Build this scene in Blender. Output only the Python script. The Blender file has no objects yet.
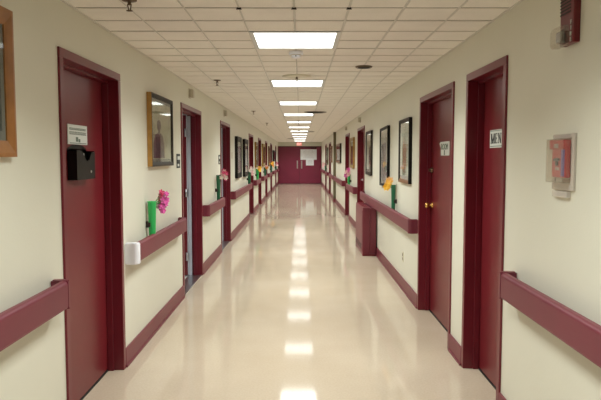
import bpy, bmesh, math, random
from mathutils import Vector, Matrix
random.seed(7)
PI = math.pi
SC = bpy.context.scene
COL = SC.collection
F = 611.0                      # focal length in pixels of a 601 px wide frame
EYE = 1.5
H = 2.32                       # ceiling height
XL, XR = -1.255, 1.165         # corridor walls
Y0, Y1 = -2.6, 34.0
ROW = 0.3155                   # ceiling row pitch
TW = 0.3045                    # ceiling column pitch
CX = -0.036                    # centre line of the ceiling grid

# ------------------------------------------------------------------ materials
def mat(name, col, rough=0.5, metal=0.0, var=0.0, scale=8.0, bump=0.0, coat=0.0, bscale=None, spec=0.5):
    m = bpy.data.materials.new(name); m.use_nodes = True
    nt = m.node_tree; b = nt.nodes['Principled BSDF']
    b.inputs['Base Color'].default_value = (*col, 1)
    b.inputs['Roughness'].default_value = rough
    b.inputs['Metallic'].default_value = metal
    b.inputs['Coat Weight'].default_value = coat
    b.inputs['Specular IOR Level'].default_value = spec
    tc = nt.nodes.new('ShaderNodeTexCoord')
    if var > 0:
        n = nt.nodes.new('ShaderNodeTexNoise'); n.inputs['Scale'].default_value = scale; n.inputs['Detail'].default_value = 4
        nt.links.new(tc.outputs['Object'], n.inputs['Vector'])
        r = nt.nodes.new('ShaderNodeValToRGB')
        r.color_ramp.elements[0].position = 0.3; r.color_ramp.elements[1].position = 0.7
        r.color_ramp.elements[0].color = (*[c*(1-var) for c in col], 1)
        r.color_ramp.elements[1].color = (*[min(1, c*(1+var)) for c in col], 1)
        nt.links.new(n.outputs['Fac'], r.inputs['Fac']); nt.links.new(r.outputs['Color'], b.inputs['Base Color'])
    if bump > 0:
        n2 = nt.nodes.new('ShaderNodeTexNoise'); n2.inputs['Scale'].default_value = bscale or scale*5; n2.inputs['Detail'].default_value = 3
        nt.links.new(tc.outputs['Object'], n2.inputs['Vector'])
        bp = nt.nodes.new('ShaderNodeBump'); bp.inputs['Strength'].default_value = bump; bp.inputs['Distance'].default_value = 0.01
        nt.links.new(n2.outputs['Fac'], bp.inputs['Height']); nt.links.new(bp.outputs['Normal'], b.inputs['Normal'])
    return m

def emit(name, col, strength):
    m = bpy.data.materials.new(name); m.use_nodes = True
    nt = m.node_tree; nt.nodes.clear()
    e = nt.nodes.new('ShaderNodeEmission'); e.inputs['Color'].default_value = (*col, 1); e.inputs['Strength'].default_value = strength
    o = nt.nodes.new('ShaderNodeOutputMaterial'); nt.links.new(e.outputs[0], o.inputs[0])
    return m

def clear(name, tint=(1, 1, 1), ior=1.45, rough=0.03, body=0.0):
    m = bpy.data.materials.new(name); m.use_nodes = True
    nt = m.node_tree; nt.nodes.clear()
    t = nt.nodes.new('ShaderNodeBsdfTransparent'); t.inputs[0].default_value = (*tint, 1)
    g = nt.nodes.new('ShaderNodeBsdfGlossy'); g.inputs['Roughness'].default_value = rough
    f = nt.nodes.new('ShaderNodeFresnel'); f.inputs['IOR'].default_value = ior
    # the same reflectance seen from either face of the sheet
    ge = nt.nodes.new('ShaderNodeNewGeometry'); mi = nt.nodes.new('ShaderNodeMix'); mi.data_type = 'FLOAT'
    mi.inputs[2].default_value = ior; mi.inputs[3].default_value = 1/ior
    nt.links.new(ge.outputs['Backfacing'], mi.inputs[0]); nt.links.new(mi.outputs[0], f.inputs['IOR'])
    mx = nt.nodes.new('ShaderNodeMixShader'); o = nt.nodes.new('ShaderNodeOutputMaterial')
    nt.links.new(f.outputs[0], mx.inputs[0]); nt.links.new(t.outputs[0], mx.inputs[1]); nt.links.new(g.outputs[0], mx.inputs[2])
    out = mx
    if body > 0:
        d = nt.nodes.new('ShaderNodeBsdfDiffuse'); d.inputs[0].default_value = (*tint, 1)
        m2 = nt.nodes.new('ShaderNodeMixShader'); m2.inputs[0].default_value = body
        nt.links.new(mx.outputs[0], m2.inputs[1]); nt.links.new(d.outputs[0], m2.inputs[2]); out = m2
    nt.links.new(out.outputs[0], o.inputs[0])
    return m

def artmat(name, cols, scale=3.0, stretch=(1, 1, 1)):
    m = bpy.data.materials.new(name); m.use_nodes = True
    nt = m.node_tree; b = nt.nodes['Principled BSDF']; b.inputs['Roughness'].default_value = 0.6
    tc = nt.nodes.new('ShaderNodeTexCoord'); mp = nt.nodes.new('ShaderNodeMapping'); mp.inputs['Scale'].default_value = stretch
    n = nt.nodes.new('ShaderNodeTexNoise'); n.inputs['Scale'].default_value = scale; n.inputs['Detail'].default_value = 5
    n.inputs['Distortion'].default_value = 0.8
    r = nt.nodes.new('ShaderNodeValToRGB')
    el = r.color_ramp.elements
    while len(el) < len(cols): el.new(0.5)
    for i, c in enumerate(cols):
        el[i].position = 0.32 + 0.36*i/(len(cols)-1); el[i].color = (*c, 1)
    nt.links.new(tc.outputs['Object'], mp.inputs[0]); nt.links.new(mp.outputs[0], n.inputs['Vector'])
    nt.links.new(n.outputs['Fac'], r.inputs['Fac']); nt.links.new(r.outputs['Color'], b.inputs['Base Color'])
    return m

M = {
 'wall': mat('wall_paint', (0.70, 0.695, 0.59), 0.42, var=0.02, scale=1.5, bump=0.05, bscale=60),
 'ceil': mat('ceiling_tile', (0.86, 0.82, 0.765), 0.8, var=0.03, scale=5, bump=0.15, bscale=90),
 'gap': mat('ceiling_gap', (0.13, 0.11, 0.09), 0.9),  # coloured dark to paint in the shading between tile edges
 'tbar': mat('ceiling_bar', (0.64, 0.61, 0.56), 0.5),
 'door': mat('door_paint', (0.155, 0.012, 0.018), 0.34, var=0.06, scale=3, bump=0.05, bscale=12),
 'frame': mat('frame_paint', (0.145, 0.010, 0.020), 0.30, var=0.05, scale=5),
 'base': mat('baseboard_vinyl', (0.17, 0.028, 0.042), 0.4, var=0.05, scale=4),
 'rail': mat('handrail_vinyl', (0.155, 0.020, 0.037), 0.42, var=0.04, scale=6),
 'cab': mat('convector_paint', (0.17, 0.024, 0.040), 0.35, var=0.04, scale=4),
 'end': mat('end_door_paint', (0.21, 0.018, 0.055), 0.35, var=0.05, scale=3),
 'white': mat('white_plastic', (0.84, 0.86, 0.93), 0.35, var=0.01),
 'cream': mat('cream_plastic', (0.70, 0.66, 0.52), 0.4, var=0.01),
 'beige': mat('beige_plastic', (0.54, 0.50, 0.41), 0.45, var=0.02),
 'lightframe': mat('light_trim', (0.60, 0.62, 0.62), 0.3, var=0.01),
 'black': mat('black_plastic', (0.007, 0.006, 0.006), 0.38, var=0.05, spec=0.18),
 'blackhole': mat('dark_grille', (0.015, 0.012, 0.01), 0.7),
 'grille': mat('grey_grille', (0.20, 0.17, 0.13), 0.6),
 'brass': mat('brass', (0.80, 0.50, 0.16), 0.22, 1.0, var=0.03),
 'bronze': mat('dark_bronze', (0.16, 0.11, 0.07), 0.35, 0.8, var=0.05),
 'steel': mat('brushed_steel', (0.55, 0.55, 0.56), 0.3, 1.0, var=0.03),
 'grey': mat('grey_paint', (0.30, 0.31, 0.34), 0.45, var=0.03),
 'paper': mat('sign_card', (0.66, 0.70, 0.66), 0.5, var=0.02),
 'notice': mat('notice_paper', (0.86, 0.90, 0.98), 0.6, var=0.02),
 'ink': mat('black_ink', (0.02, 0.025, 0.025), 0.6),
 'greyink': mat('grey_green_ink', (0.12, 0.17, 0.13), 0.6),
 'goldwood': mat('honey_wood', (0.38, 0.20, 0.045), 0.4, var=0.18, scale=14),
 'oak': mat('oak_wood', (0.30, 0.125, 0.030), 0.4, var=0.18, scale=14),
 'gilt': mat('dull_gilt', (0.30, 0.19, 0.045), 0.4, 0.2, var=0.1),
 'darkwood': mat('dark_walnut', (0.024, 0.018, 0.013), 0.5, var=0.15, scale=15, spec=0.3),
 'blackwood': mat('black_lacquer', (0.008, 0.006, 0.006), 0.5, var=0.1, spec=0.2),
 'redwood': mat('brown_wood', (0.19, 0.085, 0.04), 0.35, var=0.15, scale=15),  # also colours one frame's bottom edge as a painted reflection
 'olive': mat('olive_paint', (0.115, 0.095, 0.05), 0.45, var=0.06),
 'matboard': mat('mat_board', (0.60, 0.60, 0.54), 0.8, var=0.02),
 'matdark': mat('mat_board_grey', (0.16, 0.16, 0.14), 0.8, var=0.03),
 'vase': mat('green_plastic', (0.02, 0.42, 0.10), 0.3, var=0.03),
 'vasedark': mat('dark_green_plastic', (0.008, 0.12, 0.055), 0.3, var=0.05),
 'strap': mat('dark_bracket', (0.03, 0.012, 0.012), 0.5),
 'leaf': mat('green_leaf', (0.04, 0.16, 0.04), 0.5, var=0.2, scale=30),
 'pink': mat('pink_petal', (0.72, 0.12, 0.42), 0.6, var=0.25, scale=40),
 'hotpink': mat('deep_pink_petal', (0.60, 0.06, 0.16), 0.6, var=0.2, scale=40),
 'palepink': mat('pale_pink_petal', (0.80, 0.50, 0.50), 0.6, var=0.12, scale=40),
 'whitepetal': mat('white_petal', (0.82, 0.74, 0.68), 0.6, var=0.06, scale=40),
 'yellow': mat('yellow_petal', (0.86, 0.52, 0.05), 0.6, var=0.12, scale=40),
 'peach': mat('peach_petal', (0.82, 0.50, 0.22), 0.6, var=0.12, scale=40),
 'orange': mat('orange_petal', (0.78, 0.32, 0.04), 0.6, var=0.12, scale=40),
 'redbox': mat('red_enamel', (0.62, 0.008, 0.018), 0.3, var=0.03),
 'darkred': mat('dark_red_enamel', (0.14, 0.005, 0.010), 0.35, var=0.03),
 'violet': mat('violet_strip', (0.17, 0.10, 0.50), 0.3),
 'glass': clear('picture_glass', (0.97, 0.98, 0.97), 1.16, 0.02),
 'clear': clear('clear_cover', (0.90, 0.88, 0.84), 1.5, 0.08, body=0.05),
 'clearback': clear('clear_back_plate', (0.86, 0.80, 0.72), 1.5, 0.1, body=0.5),
 'diffuser': emit('light_diffuser', (0.98, 1.0, 0.96), 4.0),
 'room_fill': emit('side_room_added_light', (0.80, 0.90, 1.0), 6.0),  # glow of the panel added to light the side rooms
 'exitred': emit('exit_glow', (1.0, 0.30, 0.22), 0.9),
 'exitletters': emit('exit_letters', (1.0, 0.75, 0.66), 1.3),
 'room': mat('room_paint', (0.55, 0.58, 0.60), 0.5, var=0.02),
 'tile': mat('room_floor_tile', (0.55, 0.56, 0.54), 0.4, var=0.04),
 'edge': mat('pale_frame_paint', (0.50, 0.53, 0.60), 0.4, var=0.02),
 'lens': mat('strobe_reflector', (0.35, 0.35, 0.34), 0.25, 0.6),
}

# polished sheet floor: cream colour mottled, thin waxed top
def floor_material():
    m = bpy.data.materials.new('waxed_floor'); m.use_nodes = True
    nt = m.node_tree; b = nt.nodes['Principled BSDF']
    tc = nt.nodes.new('ShaderNodeTexCoord')
    n = nt.nodes.new('ShaderNodeTexNoise'); n.inputs['Scale'].default_value = 1.3; n.inputs['Detail'].default_value = 3
    n3 = nt.nodes.new('ShaderNodeTexNoise'); n3.inputs['Scale'].default_value = 70; n3.inputs['Detail'].default_value = 2
    nt.links.new(tc.outputs['Object'], n.inputs['Vector']); nt.links.new(tc.outputs['Object'], n3.inputs['Vector'])
    r = nt.nodes.new('ShaderNodeValToRGB'); r.color_ramp.elements[0].position = 0.3; r.color_ramp.elements[1].position = 0.7
    r.color_ramp.elements[0].color = (0.51, 0.430, 0.325, 1); r.color_ramp.elements[1].color = (0.565, 0.485, 0.380, 1)
    r3 = nt.nodes.new('ShaderNodeValToRGB'); r3.color_ramp.elements[0].position = 0.35; r3.color_ramp.elements[1].position = 0.65
    r3.color_ramp.elements[0].color = (0.94, 0.93, 0.92, 1); r3.color_ramp.elements[1].color = (1, 1, 1, 1)
    nt.links.new(n.outputs['Fac'], r.inputs['Fac']); nt.links.new(n3.outputs['Fac'], r3.inputs['Fac'])
    mx = nt.nodes.new('ShaderNodeMix'); mx.data_type = 'RGBA'; mx.blend_type = 'MULTIPLY'; mx.inputs[0].default_value = 1
    nt.links.new(r.outputs[0], mx.inputs[6]); nt.links.new(r3.outputs[0], mx.inputs[7])
    nt.links.new(mx.outputs[2], b.inputs['Base Color'])
    b.inputs['Roughness'].default_value = 0.075
    b.inputs['Specular IOR Level'].default_value = 0.30
    n2 = nt.nodes.new('ShaderNodeTexNoise'); n2.inputs['Scale'].default_value = 2.2; n2.inputs['Detail'].default_value = 2
    nt.links.new(tc.outputs['Object'], n2.inputs['Vector'])
    bp = nt.nodes.new('ShaderNodeBump'); bp.inputs['Strength'].default_value = 0.06; bp.inputs['Distance'].default_value = 0.01
    nt.links.new(n2.outputs['Fac'], bp.inputs['Height']); nt.links.new(bp.outputs['Normal'], b.inputs['Normal'])
    return m
M['floor'] = floor_material()

# ------------------------------------------------------------------ mesh helpers
def add_box(bm, x0, x1, y0, y1, z0, z1, bevel=0.0, seg=2, mi=0):
    if x0 > x1: x0, x1 = x1, x0
    if y0 > y1: y0, y1 = y1, y0
    vs = [bm.verts.new((x, y, z)) for x in (x0, x1) for y in (y0, y1) for z in (z0, z1)]
    fs = [(0, 1, 3, 2), (4, 6, 7, 5), (0, 4, 5, 1), (2, 3, 7, 6), (0, 2, 6, 4), (1, 5, 7, 3)]
    faces = [bm.faces.new([vs[i] for i in f]) for f in fs]
    for f in faces: f.material_index = mi
    if bevel > 0:
        es = list({e for f in faces for e in f.edges})
        r = bmesh.ops.bevel(bm, geom=es, offset=bevel, segments=seg, affect='EDGES', profile=0.5)
        for f in r['faces']: f.material_index = mi
    return faces

def add_cyl(bm, p0, p1, r0, r1=None, n=16, mi=0, cap=True):
    r1 = r0 if r1 is None else r1
    p0, p1 = Vector(p0), Vector(p1); d = (p1-p0).normalized()
    a = d.orthogonal().normalized(); b = d.cross(a)
    A = [bm.verts.new(p0+(a*math.cos(t)+b*math.sin(t))*r0) for t in [2*PI*i/n for i in range(n)]]
    B = [bm.verts.new(p1+(a*math.cos(t)+b*math.sin(t))*r1) for t in [2*PI*i/n for i in range(n)]]
    for i in range(n):
        f = bm.faces.new((A[i], A[(i+1) % n], B[(i+1) % n], B[i])); f.smooth = True; f.material_index = mi
    if cap:
        f = bm.faces.new(A[::-1]); f.material_index = mi; f = bm.faces.new(B); f.material_index = mi

def add_lathe(bm, prof, n=24, o=(0, 0, 0), axis='z', mi=0):
    rings = []
    for r, h in prof:
        ring = []
        for i in range(n):
            t = 2*PI*i/n; c, s = max(r, 1e-4)*math.cos(t), max(r, 1e-4)*math.sin(t)
            v = (c, s, h) if axis == 'z' else (h, c, s)
            ring.append(bm.verts.new((v[0]+o[0], v[1]+o[1], v[2]+o[2])))
        rings.append(ring)
    for a, b in zip(rings, rings[1:]):
        for i in range(n):
            f = bm.faces.new((a[i], a[(i+1) % n], b[(i+1) % n], b[i])); f.smooth = True; f.material_index = mi
    bm.faces.new(rings[0][::-1]); bm.faces.new(rings[-1])

def add_prism(bm, pts, y0, y1, mi=0, plane='xz'):
    """closed outline swept between y0 and y1; pts are (x,z), or (y,z) swept along x."""
    def P(a, b, w): return (a, w, b) if plane == 'xz' else (w, a, b)
    A = [bm.verts.new(P(a, b, y0)) for a, b in pts]; B = [bm.verts.new(P(a, b, y1)) for a, b in pts]
    n = len(pts)
    for i in range(n):
        f = bm.faces.new((A[i], A[(i+1) % n], B[(i+1) % n], B[i])); f.material_index = mi
    f = bm.faces.new(A[::-1]); f.material_index = mi; f = bm.faces.new(B); f.material_index = mi

def add_blob(bm, c, rx, ry, rz, sub=2, mi=0, jitter=0):
    r = bmesh.ops.create_icosphere(bm, subdivisions=sub, radius=1)
    for v in r['verts']:
        k = 1+random.uniform(-jitter, jitter)
        v.co = Vector((c[0]+v.co.x*rx*k, c[1]+v.co.y*ry*k, c[2]+v.co.z*rz*k))
        for f in v.link_faces: f.smooth = True; f.material_index = mi

def obj(name, bm, m, parent=None, loc=None, rot=None):
    me = bpy.data.meshes.new(name)
    bmesh.ops.recalc_face_normals(bm, faces=bm.faces[:])
    bm.to_mesh(me); bm.free()
    for mm in (m if isinstance(m, (list, tuple)) else [m]): me.materials.append(M[mm])
    o = bpy.data.objects.new(name, me); COL.objects.link(o)
    if parent: o.parent = parent
    if loc: o.location = loc
    if rot: o.rotation_euler = rot
    return o

def tag(o, label=None, cat=None, group=None, kind=None):
    if label: o['label'] = label
    if cat: o['category'] = cat
    if group: o['group'] = group
    if kind: o['kind'] = kind
    return o

def thing(name, label, cat, loc=(0, 0, 0), rotz=0, group=None, kind=None):
    o = bpy.data.objects.new(name, None); COL.objects.link(o)
    o.location = loc; o.rotation_euler = (0, 0, rotz); o.empty_display_size = 0.1
    return tag(o, label, cat, group, kind)

def on_wall(name, label, cat, side, d, z, group=None, kind=None, out=0.0):
    """Empty on a wall: local +x points out of the wall into the corridor."""
    if side == 'L': return thing(name, label, cat, (XL+out, d, z), 0, group, kind)
    return thing(name, label, cat, (XR-out, d, z), PI, group, kind)

def mesh_bm(): return bmesh.new()

def text_part(name, s, size, m, parent, loc, rot, depth=0.0015, sx=1.0):
    cu = bpy.data.curves.new(name, 'FONT'); cu.body = s; cu.size = size; cu.extrude = depth
    cu.align_x = 'CENTER'; cu.align_y = 'CENTER'
    tmp = bpy.data.objects.new(name+'_tmp', cu); COL.objects.link(tmp)
    bpy.context.view_layer.update()
    me = bpy.data.meshes.new_from_object(tmp.evaluated_get(bpy.context.evaluated_depsgraph_get()))
    bpy.data.objects.remove(tmp); bpy.data.curves.remove(cu)
    me.materials.clear(); me.materials.append(M[m])
    for v in me.vertices: v.co.x *= sx
    o = bpy.data.objects.new(name, me); COL.objects.link(o); o.parent = parent
    o.location = loc; o.rotation_euler = rot
    return o
WALLTEXT = (PI/2, 0, PI/2)      # text that reads from in front of a wall whose outward side is local +x

# ------------------------------------------------------------------ shell
# every door: side, near edge, far edge of its frame
DOORS_L = [(3.197, 4.265), (6.44, 7.73), (9.585, 10.87), (14.88, 16.2), (18.12, 19.42), (21.7, 22.95), (25.4, 26.8), (30.2, 31.5)]
DOORS_R = [(3.47, 4.30), (4.66, 5.965), (11.12, 12.45), (14.54, 15.8), (23.4, 24.8), (27.2, 28.6)]
OPEN_L = (1, 2)
TOP = 2.07; WT = 0.16

def wall(side, doors):
    bm = mesh_bm()
    a, b = (XL-WT, XL) if side == 'L' else (XR, XR+WT)
    y = Y0
    for d0, d1 in doors:
        add_box(bm, a, b, y, d0+0.03, -0.05, H)
        add_box(bm, a, b, d0+0.03, d1-0.03, TOP-0.03, H)
        y = d1-0.03
    add_box(bm, a, b, y, Y1, -0.05, H)
    n = 'left' if side == 'L' else 'right'
    tag(obj('wall_'+n, bm, 'wall'), 'long cream painted corridor wall on the %s, pierced by maroon doors' % n, 'wall', kind='structure')
wall('L', DOORS_L); wall('R', DOORS_R)
bm = mesh_bm(); add_box(bm, XL-WT, XR+WT, Y0-0.15, Y0, -0.05, H)
tag(obj('wall_back', bm, 'wall'), 'cream wall closing the corridor behind the viewer', 'wall', kind='structure')
bm = mesh_bm()
add_box(bm, XL-WT, XR+WT, Y1, Y1+0.15, 2.10, H); add_box(bm, XL-WT, XL-0.02, Y1, Y1+0.15, -0.05, 2.10); add_box(bm, XR+0.02, XR+WT, Y1, Y1+0.15, -0.05, 2.10)
tag(obj('wall_end', bm, 'wall'), 'cream wall strip above the double doors at the corridor end', 'wall', kind='structure')
bm = mesh_bm(); add_box(bm, XL-WT, XR+WT, Y0, Y1+0.3, -0.06, 0)
tag(obj('floor', bm, 'floor'), 'shiny cream polished corridor floor', 'floor', kind='structure')

# baseboards: a low vinyl strip between doors
def baseboard(side, doors, name):
    bm = mesh_bm(); y = Y0
    for d0, d1 in doors+[(Y1, Y1)]:
        x0, x1 = (XL, XL+0.014) if side == 'L' else (XR-0.014, XR)
        if d0-y > 0.05:
            add_box(bm, x0, x1, y+0.001, d0-0.001, 0, 0.135, 0.005)
            # little coved toe
            c0, c1 = (XL+0.012, XL+0.022) if side == 'L' else (XR-0.022, XR-0.012)
            add_box(bm, c0, c1, y+0.001, d0-0.001, 0, 0.018, 0.004)
        y = d1
    tag(obj(name, bm, 'base'), 'low maroon baseboard along the %s wall' % ('left' if side == 'L' else 'right'), 'baseboard', kind='structure')
baseboard('L', DOORS_L, 'baseboard_left'); baseboard('R', DOORS_R, 'baseboard_right')

# ceiling: slab, square tiles with bevelled edges, two heavier bars
LAMP = 32.0
LIGHT_Y = [4.07+8*ROW*k for k in range(-1, 12)]
def ceiling():
    bm = mesh_bm()
    add_box(bm, XL-WT, XR+WT, Y0, Y1+0.15, H+0.006, H+0.15, mi=1)
    cols = [XL+0.002]+[CX+TW*i for i in range(-3, 4)]+[XR-0.002]
    row0 = 4.07-21*ROW
    rows = [row0+ROW*i for i in range(0, 118)]
    for i in range(len(cols)-1):
        for y0 in rows:
            y1 = min(y0+ROW, Y1)
            if y0 >= Y1 or y0 < Y0-0.01: continue
            # leave the openings for the lights
            if i in (3, 4) and any(ly-0.01 <= y0 < ly+2*ROW-0.02 for ly in LIGHT_Y): continue
            if y1-y0 < 0.03: continue
            g = 0.006; gy = 0.014; bv = 0.002; dz = random.uniform(0, 0.0016)
            xa, xb, ya, yb = cols[i]+g, cols[i+1]-g, y0+gy, y1-gy
            z = H+dz
            lo = [bm.verts.new(p) for p in ((xa+bv, ya+bv, z), (xb-bv, ya+bv, z), (xb-bv, yb-bv, z), (xa+bv, yb-bv, z))]
            hi = [bm.verts.new(p) for p in ((xa, ya, H+0.006), (xb, ya, H+0.006), (xb, yb, H+0.006), (xa, yb, H+0.006))]
            bm.faces.new(lo[::-1])
            for k in range(4): bm.faces.new((hi[k], hi[(k+1) % 4], lo[(k+1) % 4], lo[k]))
    for i in range(-3, 4):
        x = CX+TW*i; ys = [Y0]
        for ly in (LIGHT_Y if i == 0 else []): ys += [ly, ly+2*ROW]
        ys.append(Y1)
        for ya, yb in zip(ys[::2], ys[1::2]):
            if yb-ya > 0.02: add_box(bm, x-0.0058, x+0.0058, ya, yb, H+0.0015, H+0.006, mi=2)
    # wall angle along both edges
    add_box(bm, XL, XL+0.012, Y0, Y1, H-0.004, H+0.012, mi=2); add_box(bm, XR-0.012, XR, Y0, Y1, H-0.004, H+0.012, mi=2)
    tag(obj('ceiling', bm, ['ceil', 'gap', 'tbar']), 'low ceiling of square cream tiles in a grid', 'ceiling', kind='structure')
ceiling()

# ------------------------------------------------------------------ ceiling lights
ORD = ['', 'nearest', 'second', 'third', 'fourth', 'fifth', 'sixth', 'seventh', 'eighth', 'ninth', 'tenth', 'eleventh', 'twelfth']
def ceiling_light(y, label):
    t = thing('ceiling_light', label, 'ceiling light', (CX+TW*0, y+ROW, H), 0, 'recessed ceiling lights down the corridor')
    a, b = TW-0.004, ROW-0.004
    bm = mesh_bm()
    w = 0.026
    for (x0, x1, y0, y1) in ((-a, -a+w, -b, b), (a-w, a, -b, b), (-a+w, a-w, -b, -b+w), (-a+w, a-w, b-w, b)):
        add_box(bm, x0, x1, y0, y1, -0.004, 0.011)
    obj('trim', bm, 'lightframe', t)
    bm = mesh_bm(); add_box(bm, -a+w, a-w, -b+w, b-w, 0.000, 0.006)
    obj('diffuser', bm, 'diffuser', t)
    # the tubes behind the prismatic lens throw most of their light downwards
    li = bpy.data.lights.new('lamp', 'AREA'); li.shape = 'RECTANGLE'; li.size = 2*(a-w); li.size_y = 2*(b-w)
    li.energy = LAMP; li.spread = math.radians(140); li.color = (0.97, 1.0, 0.95)
    lo = bpy.data.objects.new('lamp', li); COL.objects.link(lo); lo.parent = t; lo.location = (0, 0, -0.006)
for k, y in enumerate(LIGHT_Y):
    if k == 0: lab = 'bright square ceiling light panel just above the viewer, out of frame'
    elif k == 1: lab = 'nearest and largest bright square ceiling light, just before the smoke detector'
    else: lab = 'bright square ceiling light panel, %s in the row counting from the nearest' % ORD[k]
    if k == len(LIGHT_Y)-1: lab = 'farthest bright ceiling light panel, closest to the maroon end doors'
    ceiling_light(y, lab)

# ------------------------------------------------------------------ doors
door_no = 0
def hinge_mesh(x, y, z):
    bm = mesh_bm(); add_cyl(bm, (x, y, z-0.05), (x, y, z+0.05), 0.010, n=10)
    add_box(bm, x-0.002, x+0.034, y-0.004, y+0.0, z-0.05, z+0.05)
    return bm

def door(side, d0, d1, label, open_=False, knob=None, lever=False, deadbolt=False):
    """local frame: x out of the wall, y along the corridor (right wall turned half a turn)."""
    global door_no
    door_no += 1
    c = (d0+d1)/2; w = (d1-d0)/2
    t = on_wall('door_%d' % door_no, label, 'door', side, c, 0, kind='structure')
    FW = 0.050
    bm = mesh_bm()
    PO = 0.012                                # how proud the frame stands
    for s in (-1, 1):
        add_box(bm, -WT, PO, s*w, s*(w-FW), 0, TOP-FW, 0.003)
        add_box(bm, -0.098, -0.058, s*(w-FW+0.001), s*(w-FW-0.016), 0, TOP-FW-0.016, 0.002)
    add_box(bm, -WT, PO, -w, w, TOP-FW, TOP, 0.003)
    add_box(bm, -0.098, -0.058, -w+FW, w-FW, TOP-FW-0.016, TOP-FW+0.001, 0.002)
    obj('door_frame', bm, 'frame', t)
    a = w-FW-0.003
    bm = mesh_bm()
    if not open_:
        add_box(bm, -0.145, -0.100, -a, a, 0.012, TOP-FW-0.004, 0.003)
        leaf = obj('door_leaf', bm, 'door', t)
        bm = mesh_bm(); add_box(bm, -0.158, -0.095, -w+FW, w-FW, -0.002, 0.006, 0.002)
        obj('threshold', bm, 'blackhole', t)  # black colour paints in the shaded gap beneath the closed leaf
    else:
        # leaf swung into the side room on the far jamb, its pale edge toward the corridor
        s = 1 if side == 'L' else -1
        add_box(bm, -0.164-2*a, -0.164, s*(w-FW-0.060), s*(w-FW-0.015), 0.012, TOP-FW-0.004, 0.003)
        leaf = obj('door_leaf', bm, 'door', t)
        bm = mesh_bm(); add_box(bm, -0.1638, -0.1608, s*(w-FW-0.060), s*(w-FW-0.012), 0.012, TOP-FW-0.004)
        obj('edge_strip', bm, 'edge', leaf)
        bm = mesh_bm(); add_box(bm, -0.158, -0.120, s*(w-FW+0.001), s*(w-FW-0.006), 0, TOP-FW-0.01)
        obj('jamb_strip', bm, 'edge', t)
        for z in (0.25, 1.05, 1.80):
            obj('hinge', hinge_mesh(-0.172, s*(w-FW-0.070), z), 'steel', leaf)
        bm = mesh_bm(); add_box(bm, -WT, 0.0, -w+FW, w-FW, -0.002, 0.006, 0.002)
        obj('threshold', bm, 'steel', t)
    if not open_ and knob is not None:
        # knob = +1: on the far side of the opening, -1: near side
        s = knob if side == 'L' else -knob
        y = s*(a-0.07); bm = mesh_bm()
        if lever:
            add_lathe(bm, [(0.0, 0), (0.026, 0), (0.026, 0.008), (0.012, 0.012), (0.010, 0.040), (0, 0.040)], 20, (-0.100, y, 1.04), 'x')
            add_box(bm, -0.066, -0.056, y-s*0.09, y+s*0.012, 1.03, 1.05, 0.004)
            obj('lever_handle', bm, 'steel', leaf)
        else:
            add_lathe(bm, [(0.0, 0), (0.030, 0), (0.030, 0.006), (0.012, 0.010), (0.011, 0.030), (0.022, 0.038), (0.028, 0.052), (0.024, 0.066), (0.010, 0.072), (0, 0.072)], 24, (-0.100, y, 1.04), 'x')
            tag(obj('door_knob', bm, 'brass', leaf), 'round brass knob')
    if deadbolt:
        s = knob if side == 'L' else -knob
        bm = mesh_bm(); add_lathe(bm, [(0, 0), (0.026, 0), (0.026, 0.010), (0.020, 0.020), (0.012, 0.024), (0, 0.024)], 20, (-0.100, s*(a-0.06), 1.375), 'x')
        add_box(bm, -0.08, -0.060, s*(a-0.06)-0.004, s*(a-0.06)+0.004, 1.360, 1.390, 0.002)
        tag(obj('deadbolt', bm, 'bronze', leaf), 'dull dark metal deadbolt above the knob')
    return t

LAB_L = ['closed maroon door nearest on the left, with black file holder on it',
 'maroon door frame second on the left with its door standing open',
 'third maroon door frame on the left, its door open, beside pink and white flowers',
 'maroon door on the left, just past the pair of black framed pictures',
 'maroon door on the left, between the olive framed picture and the gilt picture',
 'narrow looking maroon door on the left, just past the gilt framed picture',
 'maroon door on the left just before the low dark picture',
 'last maroon door on the left, next to the end double doors']
for i, (a, b) in enumerate(DOORS_L):
    door('L', a, b, LAB_L[i], open_=(i in OPEN_L), knob=(-1 if i else None), lever=(i > 2))
LAB_R = ['maroon door with MEN sign, nearest on the right',
 'closed maroon door with brass knob and dull deadbolt, second on the right',
 'maroon door on the right behind the floor convector cover',
 'maroon door on the right beside green vase with pink flowers and the gilt picture',
 'maroon door on the right just beyond the olive pipe chase',
 'last maroon door on the right, nearest the end double doors']
for i, (a, b) in enumerate(DOORS_R):
    door('R', a, b, LAB_R[i], knob=(1 if i == 1 else (None if i == 0 else 1)), lever=(i > 1), deadbolt=(i == 1))

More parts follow.
